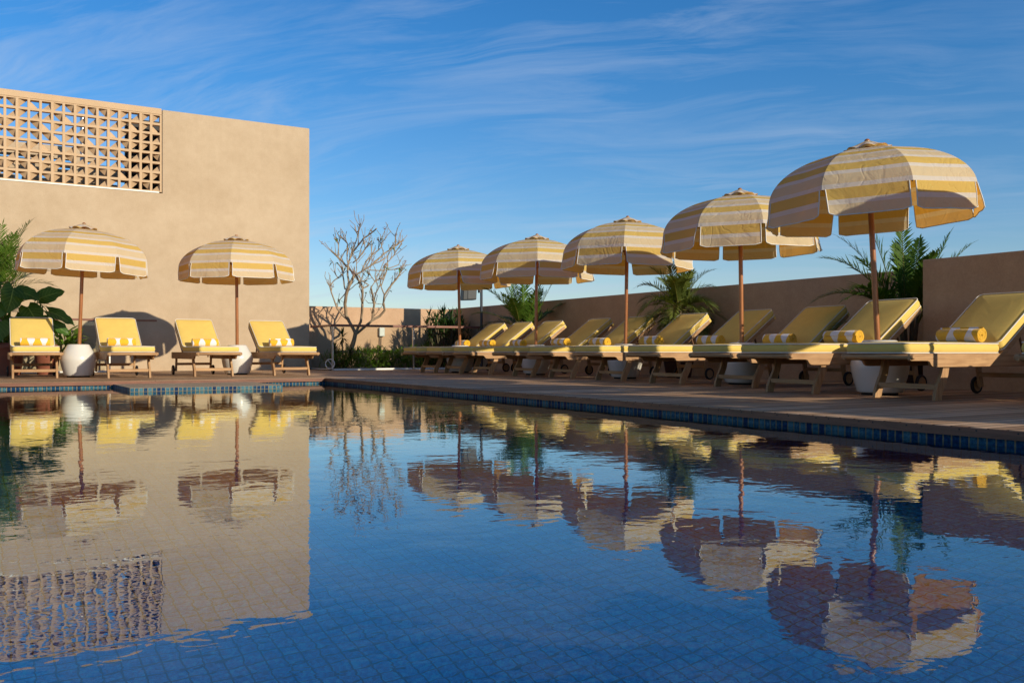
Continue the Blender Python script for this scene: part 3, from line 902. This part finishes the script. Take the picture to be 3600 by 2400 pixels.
def palm(base, label, H, fr, seed, n=30, ll=.27, mat='palm_leaf'):
    rg = random.Random(seed); root = tag(empty('areca_palm', base), label, 'palm'); tr = MB(); cr = MB()
    for k, (az, el, L, dr) in enumerate(fr):
        a = R(az); q = Vector((.05 * math.cos(a), .05 * math.sin(a), 0)); t = Vector((.09 * math.cos(a), .09 * math.sin(a), H * rg.uniform(.8, 1.1)))
        tr.tube([q, q.lerp(t, .5), t], [.02, .016, .011], 7)
        frond(cr, t, a + rg.uniform(-.12, .12), R(el), L, dr, ll, .021, n, rg, vee=.3, stem=.22)
        if k % 4 != 3: frond(cr, t * .9, a + rg.uniform(.35, .9), R(el - rg.uniform(-4, 14)), L * rg.uniform(.72, .95), dr * 1.15, ll, .021, n, rg, vee=.3, stem=.22)
    tr.build('trunk', 'palm_trunk', root); cr.build('crown', [mat, 'old_leaf'], root)
    return root
def areca(name, base, label, stems, H, L, seed, lean_=(0, 0), n=26, mat='palm_leaf', ll=.34, pot=None):
    rg = random.Random(seed)
    root = tag(empty(name, base), label, 'palm')
    tr = MB(); cr = MB()
    for k in range(stems):
        a = rg.uniform(0, 6.28); rad = rg.uniform(.02, .12); hh = H * rg.uniform(.75, 1.1)
        p0 = Vector((rad * math.cos(a), rad * math.sin(a), 0)); p1 = Vector((p0.x * 2 + lean_[0], p0.y * 2 + lean_[1], hh))
        tr.tube([p0, p0.lerp(p1, .5) + Vector((0, 0, .02)), p1], [.022, .018, .012], 7)
        for q in range(rg.choice((4, 5, 5))):
            az = a + q * 2.4 + rg.uniform(-.4, .4)
            el = R(rg.uniform(42, 84)) if q else R(80)
            frond(cr, p1, az, el, L * rg.uniform(.75, 1.15), rg.uniform(.8, 1.5), ll, .017, n, rg, vee=.35)
    tr.build('trunk', 'palm_trunk', root); cr.build('crown', [mat, 'old_leaf'], root)
    return root
def pot(loc, r0, r1, h, mat, label, lip=True):
    b = MB(); b.lathe([(0, 0), (r0, 0), (r0 * 1.02, .01), (r1 * .97, h * .78), (r1, h * .8), (r1 * 1.06, h * .86), (r1 * 1.06, h), (r1 * .94, h), (r1 * .93, h * .9), (0, h * .9)], 36)
    o = b.build('plant_pot', mat, loc=loc)
    s_ = MB(); s_.lathe([(0, h * .905), (r1 * .925, h * .905)], 24); s_.build('potting_soil', 'soil', o)
    return tag(o, label, 'plant pot')

pot((8.72, 14.2, 0), .16, .22, .40, 'terracotta', 'terracotta pot of the feathery palm behind the far right loungers')
palm((8.72, 14.2, .36), 'feathery green palm rising behind the second far parasol of the right row', .42, [(59, 84, 1.1, .25), (149, 72, 1.05, .5), (-31, 68, 1.1, .35), (149, 42, .95, 1.0), (-31, 48, .95, .7), (-100, 66, .8, .7), (100, 76, 1.05, .4), (0, 76, 1.05, .4), (175, 58, 1.0, .8), (59, 55, .9, .9), (130, 25, .8, .9)], 21)
pot((8.72, 10.0, 0), .17, .24, .42, 'dark_pot', 'dark pot of the date palm by the shaded wall')
pot((8.68, 6.25, 0), .17, .24, .36, 'dark_pot', 'dark pot of the tall palm beside the thick wall')
palm((8.70, 6.27, .32), 'tall dark feathery palm between the long wall and the thick right wall', .42, [(59, 86, 1.15, .25), (-31, 74, 1.0, .45), (149, 58, 1.1, 1.05), (146, 36, 1.0, 1.15), (158, 14, .85, .9), (-31, 52, .95, .95), (-110, 70, .75, .9), (59, 50, .9, 1.2), (125, 66, 1.1, .8), (-60, 68, .95, .8), (176, 42, .9, 1.1), (142, 76, 1.15, .5), (20, 70, 1.0, .6), (150, 0, .7, .8)], 34, n=34, ll=.25)

def date_palm(loc, label, seed):
    rg = random.Random(seed); root = tag(empty('date_palm', loc), label, 'palm')
    tr = MB(); H = .52
    tr.tube([(0, 0, 0), (.01, 0, H * .5), (.0, .01, H), (0, .01, H + .08)], [.055, .06, .065, .03], 12)
    for k in range(60):
        z = rg.uniform(.04, H); a = k * 2.4
        leaflet(tr, Vector((.055 * math.cos(a), .055 * math.sin(a), z)), Vector((math.cos(a) * .6, math.sin(a) * .6, 1)), Vector((math.cos(a), math.sin(a), 0)), .08, .04)
    tr.build('trunk', 'palm_trunk', root)
    cr = MB()
    for k in range(38):
        az = k * 2.4 + rg.uniform(-.3, .3); f = k / 37
        el = R(80 - 95 * f + rg.uniform(-8, 8))
        frond(cr, (.02 * math.cos(az), .02 * math.sin(az), H + .05), az, el, rg.uniform(.58, .80), rg.uniform(.9, 1.6), .23, .013, 44, rg, vee=.4, stem=.18, rr_=.007, hang=.35)
    cr.build('crown', ['date_leaf', 'old_leaf'], root)
date_palm((8.72, 10.0, .40), 'small arching date palm against the shaded wall in the middle of the row', 5)

# left hand plant group
pot((.52, 16.25, 0), .19, .26, .50, 'terracotta', 'larger terracotta pot at the left frame edge behind the leftmost lounger')
pot((1.08, 16.2, 0), .14, .20, .47, 'terracotta', 'smaller terracotta pot behind the leftmost lounger, near its parasol')
areca('areca_palm', (.30, 16.85, 0), 'tall feathery palm at the left frame edge behind the big leaves', 8, 1.05, 1.35, 55, n=30, ll=.36)
def big_leaf(b, base, tip_dir, L, W, nrm, seed, stem_from=None):
    d = Vector(tip_dir).normalized(); nrm = Vector(nrm); s = d.cross(nrm).normalized(); up = s.cross(d)
    NL, NW = 14, 6; vs = []; uvs = []
    for i in range(NL + 1):
        f = i / NL
        w = W * (math.sin(math.pi * min(1, (f * .92 + .08)) ** .75) ** .8) * (1 if f > .06 else .75)
        for j in range(-NW, NW + 1):
            u = j / NW
            back = -.16 * L * (abs(u) ** 1.5) * max(0, 1 - f * 2.2)
            wave = .03 * L * math.sin(f * 14 + seed + u * 2) * abs(u) ** 2
            q = Vector(base) + d * (f * L + back) + s * (u * w * .5 * (1 + .06 * math.sin(f * 20 + seed))) + up * (.10 * L * abs(u) * (.5) + wave - .28 * L * f * f) + up * (.012 * L * abs(math.sin(f * 16 + abs(u) * 3)))
            vs.append(q); uvs.append((u, f))
    fs = []; K = 2 * NW + 1
    for i in range(NL):
        for j in range(K - 1):
            o = i * K + j; fs.append((o, o + 1, o + K + 1, o + K))
    b.add(vs, fs, True, 0, uvs)
    if stem_from:
        a = Vector(stem_from); c = Vector(base)
        mid = a.lerp(c, .5) + Vector((0, 0, .08)) - (d * .05)
        b.tube([a, a.lerp(mid, .6), mid, mid.lerp(c, .6), c], [.017, .016, .014, .012, .010], 6, False, 1)
vr = Vector((.859, -.511, 0)); vf = Vector((.3, .95, 0))
el_ = tag(empty('elephant_ear_plant', (0, 0, 0)), 'potted elephant ear plant with huge dark leaves behind the leftmost lounger', 'plant')
b = MB()
P1, P2 = (.52, 16.25, .46), (1.08, 16.2, .43)
def LV(x, y, z, dx, dz, L, W, dy=-.25, up=(.15, -.8, .5), st=P1, sd=0):
    big_leaf(b, (x, y, z), (dx, dy, dz), L, W, up, sd, st)
LV(.60, 16.0, 1.34, -.12, -.75, .42, .34, dy=-.45, up=(.35, -.75, .45), sd=1)
LV(.66, 16.05, 1.30, .80, -.22, .34, .30, dy=-.4, up=(.1, -.7, .6), sd=2)
LV(.98, 16.2, 1.20, .80, .42, .36, .32, sd=3, st=P2, up=(-.3, -.75, .5))
LV(.42, 16.0, 1.12, -.3, -.7, .34, .28, dy=-.4, up=(.2, -.8, .4), sd=4)
LV(1.10, 16.2, 1.00, .9, -.34, .42, .27, sd=5, st=P2, up=(.15, -.65, .7))
LV(.80, 16.1, 1.06, .35, -.6, .36, .34, dy=-.3, up=(.1, -.9, .3), sd=6)
LV(.40, 16.1, 1.46, -.6, .0, .34, .28, up=(.2, -.75, .5), sd=7)
LV(1.02, 16.25, .86, .75, -.45, .34, .26, sd=8, st=P2)
LV(.62, 16.2, .90, .3, -.6, .38, .36, dy=-.3, sd=9)
LV(1.14, 16.1, .80, .75, -.40, .30, .22, sd=10, st=P2)
LV(.42, 15.95, .82, -.2, -.65, .38, .32, sd=12)
rg = random.Random(8)
for k in range(9): b.tube([(.52 + rg.uniform(-.1, .1), 16.2 + rg.uniform(-.08, .08), .45), (.50 + rg.uniform(-.3, .2), 16.1, .95 + rg.uniform(-.2, .3))], [.014, .008], 5, False, 1)
b.build('foliage', ['big_leaf', 'cover_leaf'], el_)
def clump(name, loc, label, cat, nl, hmin, hmax, spread, lw, mat, seed, droop=.8, twigs=True, box=None):
    rg = random.Random(seed); root = tag(empty(name, loc), label, cat); b = MB()
    for k in range(nl):
        a = rg.uniform(0, 6.28); rr_ = spread * math.sqrt(rg.random())
        p = Vector((rr_ * math.cos(a), rr_ * math.sin(a), rg.uniform(hmin, hmax) * (1 - .4 * rr_ / spread)))
        d = Vector((math.cos(a) * rg.uniform(.3, 1), math.sin(a) * rg.uniform(.3, 1), rg.uniform(-.1, .9)))
        leaflet(b, p, d, Vector((0, 0, 1)), rg.uniform(.7, 1.2) * lw * 4, lw, droop * rg.random())
    for k in range(nl // 8):
        a = rg.uniform(0, 6.28); rr_ = spread * .7 * math.sqrt(rg.random())
        b.tube([(0, 0, 0), (rr_ * .5 * math.cos(a), rr_ * .5 * math.sin(a), hmax * .4), (rr_ * math.cos(a), rr_ * math.sin(a), hmax * rg.uniform(.6, .95))], [.008, .006, .004], 5, False, 1)
    b.build('foliage', [mat, 'palm_trunk'], root)
    return root
clump('leafy_shrub', (1.32, 16.1, .02), 'small leafy shrub between the leftmost lounger and its parasol pole', 'shrub', 90, .35, .78, .24, .075, 'cover_leaf', 4)

# planting bed
def dracaena(loc, label, heads, seed, mat='dark_leaf', cat='shrub', name='dracaena_shrub'):
    rg = random.Random(seed); root = tag(empty(name, loc), label, cat); cr = MB(); st = MB()
    for (hx, hy, hz, L, n) in heads:
        st.tube([(hx * .3, hy * .3, 0), (hx * .8, hy * .8, hz * .6), (hx, hy, hz)], [.018, .015, .012], 6)
        for k in range(n):
            az = k * 2.4; f = k / n; el = R(78 - 125 * f + rg.uniform(-14, 14))
            d = Vector((math.cos(el) * math.cos(az), math.cos(el) * math.sin(az), math.sin(el)))
            leaflet(cr, Vector((hx, hy, hz + .05 * (1 - f))), d, Vector((0, 0, 1)).cross(d) if abs(d.z) > .95 else Vector((0, 0, 1)), L * rg.uniform(.75, 1.1), .03, .25 * rg.random())
    st.build('stem', 'palm_trunk', root); cr.build('foliage', mat, root)
rg = random.Random(77)
heads = []
for k in range(80):
    hz = rg.uniform(.1, 1.10); q_ = .5 * (1 - .35 * max(0, hz - .6))
    heads.append((rg.uniform(-q_, q_ * .9), rg.uniform(-.25, .25), hz, .26, 20))
dracaena((8.75, 17.35, 0), 'dense dark bushy plant in the corner behind the balustrade, right of the bare tree', heads, 3)
dracaena((6.42, 17.35, 0), 'spiky dracaena beside the bare tree trunk behind the glass', [(-.02, 0, .62, .24, 34), (-.16, .05, .38, .22, 30), (.12, -.1, .3, .2, 26)], 6)
b = MB(); rg = random.Random(99)
for k in range(1300):
    x = rg.uniform(6.08, 9.2); y = rg.uniform(16.93, 17.9)
    h = .16 + .30 * (.5 + .5 * mnoise.noise(Vector((x * 2.2, y * 2.2, 3)))) + (.08 if x > 6.6 else 0)
    p = Vector((x, y, rg.uniform(.03, h)))
    for q in range(4):
        a = rg.uniform(0, 6.28); el = rg.uniform(.2, 1.2)
        leaflet(b, p, Vector((math.cos(a) * math.cos(el), math.sin(a) * math.cos(el), math.sin(el))), Vector((0, 0, 1)), rg.uniform(.12, .22), rg.uniform(.018, .03), rg.uniform(.1, .7), 0 if rg.random() < .93 else 1)
tag(b.build('ground_cover', ['cover_leaf', 'old_leaf']), 'bright green strappy ground cover behind the glass balustrade', 'ground cover', kind='stuff')

# bare frangipani tree
LIMBS = [
(0.055,0.045,[(-0.05,0.19),(-0.04,0.44),(0.01,0.63),(0.03,0.74)]),
(0.036,0.03,[(0.03,0.74),(-0.03,0.87),(-0.1,1.0),(-0.15,1.13),(-0.15,1.27),(-0.15,1.33),(-0.11,1.5),(-0.04,1.68),(0.06,1.89)]),
(0.02,0.012,[(-0.1,1.0),(-0.21,1.1),(-0.31,1.23),(-0.33,1.28),(-0.42,1.56),(-0.46,1.68)]),
(0.028,0.018,[(0.03,0.74),(0.07,0.84),(0.14,0.97),(0.19,1.17),(0.21,1.32),(0.21,1.33),(0.25,1.62),(0.11,1.87),(-0.13,2.08),(-0.29,2.24),(-0.5,2.43)]),
(0.028,0.018,[(0.04,0.73),(0.2,0.86),(0.38,1.01),(0.41,1.22),(0.44,1.36),(0.43,1.35),(0.42,1.63)]),
(0.024,0.016,[(0.38,1.01),(0.52,1.08),(0.63,1.21),(0.63,1.34),(0.62,1.31),(0.65,1.5),(0.74,1.64),(0.88,1.82),(0.97,1.98)]),
(0.02,0.012,[(-0.04,1.68),(-0.08,1.91),(-0.11,2.12),(-0.06,2.36),(0.02,2.47),(0.21,2.65),(0.35,2.74),(0.51,2.81)]),
(0.012,0.01,[(-0.06,2.36),(0.04,2.64),(0.07,2.74),(0.17,2.94)]),
(0.01,0.008,[(0.07,2.74),(-0.01,2.85)]),
(0.018,0.011,[(0.06,1.89),(0.21,1.96),(0.42,2.1),(0.63,2.32),(0.85,2.5),(1.01,2.64)]),
(0.01,0.008,[(0.85,2.5),(0.86,2.67)]),
(0.01,0.008,[(0.63,2.32),(0.59,2.52),(0.7,2.65)]),
(0.008,0.007,[(0.59,2.52),(0.53,2.59)]),
(0.016,0.011,[(-0.13,1.62),(-0.19,1.89),(-0.22,2.03),(-0.33,2.15)]),
(0.012,0.009,[(-0.11,2.15),(-0.14,2.26),(-0.17,2.58),(-0.3,2.73)]),
(0.009,0.008,[(-0.17,2.58),(-0.21,2.68)]),
(0.01,0.008,[(-0.29,2.24),(-0.19,2.45)]),
(0.01,0.008,[(-0.36,2.33),(-0.36,2.58),(-0.43,2.68)]),
(0.008,0.007,[(-0.36,2.58),(-0.34,2.69)]),
(0.012,0.009,[(-0.46,1.68),(-0.4,1.8),(-0.22,1.94),(-0.14,2.03)]),
(0.009,0.008,[(-0.31,1.87),(-0.38,1.96)]),
(0.014,0.01,[(-0.01,2.16),(0.11,2.24),(0.24,2.44),(0.39,2.57)]),
(0.01,0.008,[(0.24,2.44),(0.22,2.6)]),
(0.01,0.008,[(0.11,2.24),(0.16,2.47),(0.17,2.57)]),
(0.014,0.01,[(0.21,1.96),(0.28,2.17),(0.39,2.29),(0.55,2.43)]),
(0.009,0.008,[(0.39,2.29),(0.38,2.52)]),
(0.012,0.009,[(0.42,2.1),(0.58,2.17),(0.65,2.22)]),
(0.011,0.009,[(0.62,1.8),(0.67,2.09),(0.72,2.17),(0.81,2.29),(0.9,2.44)]),
(0.01,0.008,[(0.72,2.03),(0.91,2.12)]),
(0.01,0.008,[(0.37,1.99),(0.58,1.98),(0.85,2.02),(0.99,2.08)]),
(0.014,0.01,[(0.27,1.63),(0.37,1.69),(0.23,1.77),(0.16,1.88)]),
(0.01,0.008,[(0.48,1.76),(0.37,1.91),(0.32,1.97)]),
(0.01,0.008,[(0.42,1.63),(0.48,1.76),(0.63,1.85)]),
(0.012,0.009,[(0.43,1.35),(0.49,1.54),(0.58,1.68),(0.6,1.76)]),
(0.012,0.009,[(0.65,1.5),(0.6,1.66),(0.7,2.05),(0.7,2.29)]),
(0.009,0.008,[(-0.26,1.39),(-0.13,1.53),(0.09,1.69),(0.18,1.75)]),
(0.009,0.008,[(0.49,1.77),(0.66,2.19)]),
(0.009,0.008,[(0.27,2.03),(0.37,2.22)]),
(0.009,0.008,[(0.1,1.94),(0.09,2.19),(-0.01,2.33)]),
]
tree = tag(empty('frangipani_tree', (6.65, 17.4, 0)), 'bare frangipani tree with forked pale branches behind the glass balustrade', 'tree')
rg = random.Random(13)
vR, vD = Vector((.859, -.511, 0)), Vector((.511, .859, 0))
def depth(lat, z, k): return .55 * mnoise.noise(Vector((lat * 1.1 + 5, z * .9, k * .37))) * min(1, max(0, (z - .5) / .8))
tips = []; nodes = []
tk = MB(); br = MB()
for k, (ra, rb, pts) in enumerate(LIMBS):
    P3 = []
    for i, (la, z) in enumerate(pts):
        dd = depth(la, z, 0) + (.10 * (i / max(1, len(pts) - 1)) * rg.uniform(-1, 1) if k > 1 else 0)
        if i == 0 and k: 
            c_ = min(nodes, key=lambda q: abs(q[0] - la) + abs(q[1] - z), default=None)
            if c_ and abs(c_[0] - la) + abs(c_[1] - z) < .12: dd = c_[2]
        nodes.append((la, z, dd))
        P3.append(vR * la + vD * dd + Vector((0, 0, z - .02)))
    sm = []
    for i in range(len(P3) - 1):
        for q in range(4):
            t = q / 4; p = P3[i].lerp(P3[i + 1], t)
            sm.append(p + Vector((mnoise.noise(p * 6), mnoise.noise(p * 6 + Vector((9, 0, 0))), mnoise.noise(p * 6 + Vector((0, 9, 0))))) * (.012 if 0 < i + q else 0))
    sm.append(P3[-1])
    n = len(sm); rads = [(ra + (rb - ra) * i / (n - 1)) * (1 + .12 * mnoise.noise(sm[i] * 14)) for i in range(n)]
    (tk if k < 2 else br).tube(sm, rads, 8)
    if k > 1 or True: tips.append((P3[-1], (P3[-1] - P3[-2]).normalized(), rb, k))
    # short side spurs
    if k > 1:
        for q in range(max(2, n // 2)):
            i = rg.randrange(n // 3, n); p = sm[i]
            d = ((sm[min(i + 1, n - 1)] - sm[max(0, i - 1)]).normalized() + Vector((rg.uniform(-1, 1), rg.uniform(-1, 1), rg.uniform(-.2, 1))) * .8).normalized()
            L = rg.uniform(.05, .24); e_ = p + d * L + Vector((0, 0, .02))
            br.tube([p, p + d * L * .55, e_], [.0068, .006, .0066], 6); tips.append((e_, d, .008, k))
for (p, d, r_, k) in [t for t in tips if t[3] > 1]:
    for q in range(rg.choice((0, 1, 1))):
        d2 = (d + Vector((rg.uniform(-1, 1), rg.uniform(-1, 1), rg.uniform(-.3, .9))) * .7).normalized(); L = rg.uniform(.06, .17)
        br.tube([p, p + d2 * L * .5 + Vector((0, 0, .006)), p + d2 * L + Vector((0, 0, .02))], [.006, .0052, .0058], 5)
tk.build('trunk', 'bark', tree); br.build('branches', 'bark', tree)
lf = MB(); fw = MB()
for (p, d, r_, k) in tips:
    if rg.random() < .15:
        for q in range(rg.choice((1, 2, 3))):
            a = rg.uniform(0, 6.28)
            leaflet(lf, p, d * .6 + Vector((math.cos(a), math.sin(a), rg.uniform(-.3, .3))), Vector((0, 0, 1)), rg.uniform(.10, .19), .034, rg.uniform(.2, 1.0), 0 if rg.random() < .5 else 1)
    if rg.random() < .09:
        for q in range(7):
            a = rg.uniform(0, 6.28); c = p + d * .03 + Vector((rg.uniform(-.03, .03), rg.uniform(-.03, .03), rg.uniform(-.01, .04)))
            for s_ in range(5):
                aa = a + s_ * 1.257
                leaflet(fw, c, Vector((math.cos(aa), math.sin(aa), .5)), Vector((0, 0, 1)), .026, .018)
lf.build('leaves', ['cover_leaf', 'old_leaf'], tree); fw.build('blossoms', 'frangipani_petal', tree)

# ------------------------------------------------------------------ light, sky, camera
SUN_EL, SUN_AZ = R(17.0), R(20.0)
to_sun = Vector((math.cos(SUN_EL) * math.sin(SUN_AZ), -math.cos(SUN_EL) * math.cos(SUN_AZ), math.sin(SUN_EL)))
sl = bpy.data.lights.new('sun', 'SUN'); sl.energy = 4.4; sl.angle = R(.5); sl.color = (1, .89, .68)
so = bpy.data.objects.new('sun', sl); C.objects.link(so)
so.rotation_euler = (-to_sun).to_track_quat('-Z', 'Y').to_euler()

w = bpy.data.worlds.new('World'); S.world = w; w.use_nodes = True
w.node_tree.nodes.clear(); T = NT(w.node_tree)
out = T.new('ShaderNodeOutputWorld'); bg = T.new('ShaderNodeBackground')
sky = T.new('ShaderNodeTexSky', sky_type='NISHITA'); sky.sun_disc = False
sky.sun_elevation = SUN_EL; sky.sun_rotation = math.atan2(to_sun.x, to_sun.y)
sky.altitude = 0; sky.air_density = 1.0; sky.dust_density = .3; sky.ozone_density = 3.2
gen = T.new('ShaderNodeTexCoord').outputs['Generated']
x_, y_, z_ = T.sep(gen)
dn = T.math('ADD', T.math('MAXIMUM', z_, 0.0), .22)
p_ = T.comb(T.math('DIVIDE', x_, dn), T.math('DIVIDE', y_, dn), 0.0)
p_ = T.scale(p_, (1, 1, 1), (0, 0, R(-134)))
warp = T.noise(p_, 1.1, 3, .5, 0, 1)
p2 = T.vmath('ADD', p_, T.vmath('MULTIPLY', warp, (.5, .35, 0)))
n1 = T.noise(T.scale(p2, (.7, 3.4, 1)), 2.0, 9, .66, .5)
n2 = T.noise(p2, .8, 3, .5)
cl = T.math('MULTIPLY', T.ramp(n1, [(.44, 0), (.70, 1)]), T.ramp(n2, [(.36, .3), (.60, 1)]))
cl = T.math('MULTIPLY', cl, .40)
tint = T.ramp(z_, [(0.0, (.76, .72, .73)), (.07, (.63, .67, .74)), (.16, (.40, .60, .75)), (.30, (.225, .56, .80)), (.46, (.17, .52, .80)), (.75, (.22, .30, .40))])
skyc = T.mix(1.0, sky.outputs[0], T.vmath('MULTIPLY', tint, (2, 2, 2)), 'MULTIPLY')
cloud = T.mix(1.0, (5.6, 6.6, 8.2), (1, 1, 1), 'MULTIPLY')
col = T.mix(cl, skyc, cloud)
T.l.new(col, bg.inputs[0]); bg.inputs[1].default_value = .085
T.l.new(bg.outputs[0], out.inputs[0])

cd = bpy.data.cameras.new('camera'); co = bpy.data.objects.new('camera', cd); C.objects.link(co)
co.location = (0, 0, .38); co.rotation_euler = (R(90), 0, R(-30.76))
cd.sensor_width = 36; cd.lens = 2100 / 2352 * 36; cd.shift_y = 21 / 2352
cd.clip_start = .05; cd.clip_end = 12000
S.camera = co

S.view_settings.view_transform = 'Standard'; S.view_settings.look = 'None'
S.view_settings.exposure = .13; S.view_settings.gamma = 1
S.render.engine = 'CYCLES'
cy = S.cycles
cy.use_denoising = True
try: cy.denoiser = 'OPENIMAGEDENOISE'
except Exception: pass
cy.max_bounces = 8; cy.diffuse_bounces = 3; cy.glossy_bounces = 4; cy.transmission_bounces = 6; cy.transparent_max_bounces = 12
cy.sample_clamp_indirect = 6; cy.blur_glossy = .1
cy.caustics_refractive = True; cy.caustics_reflective = False
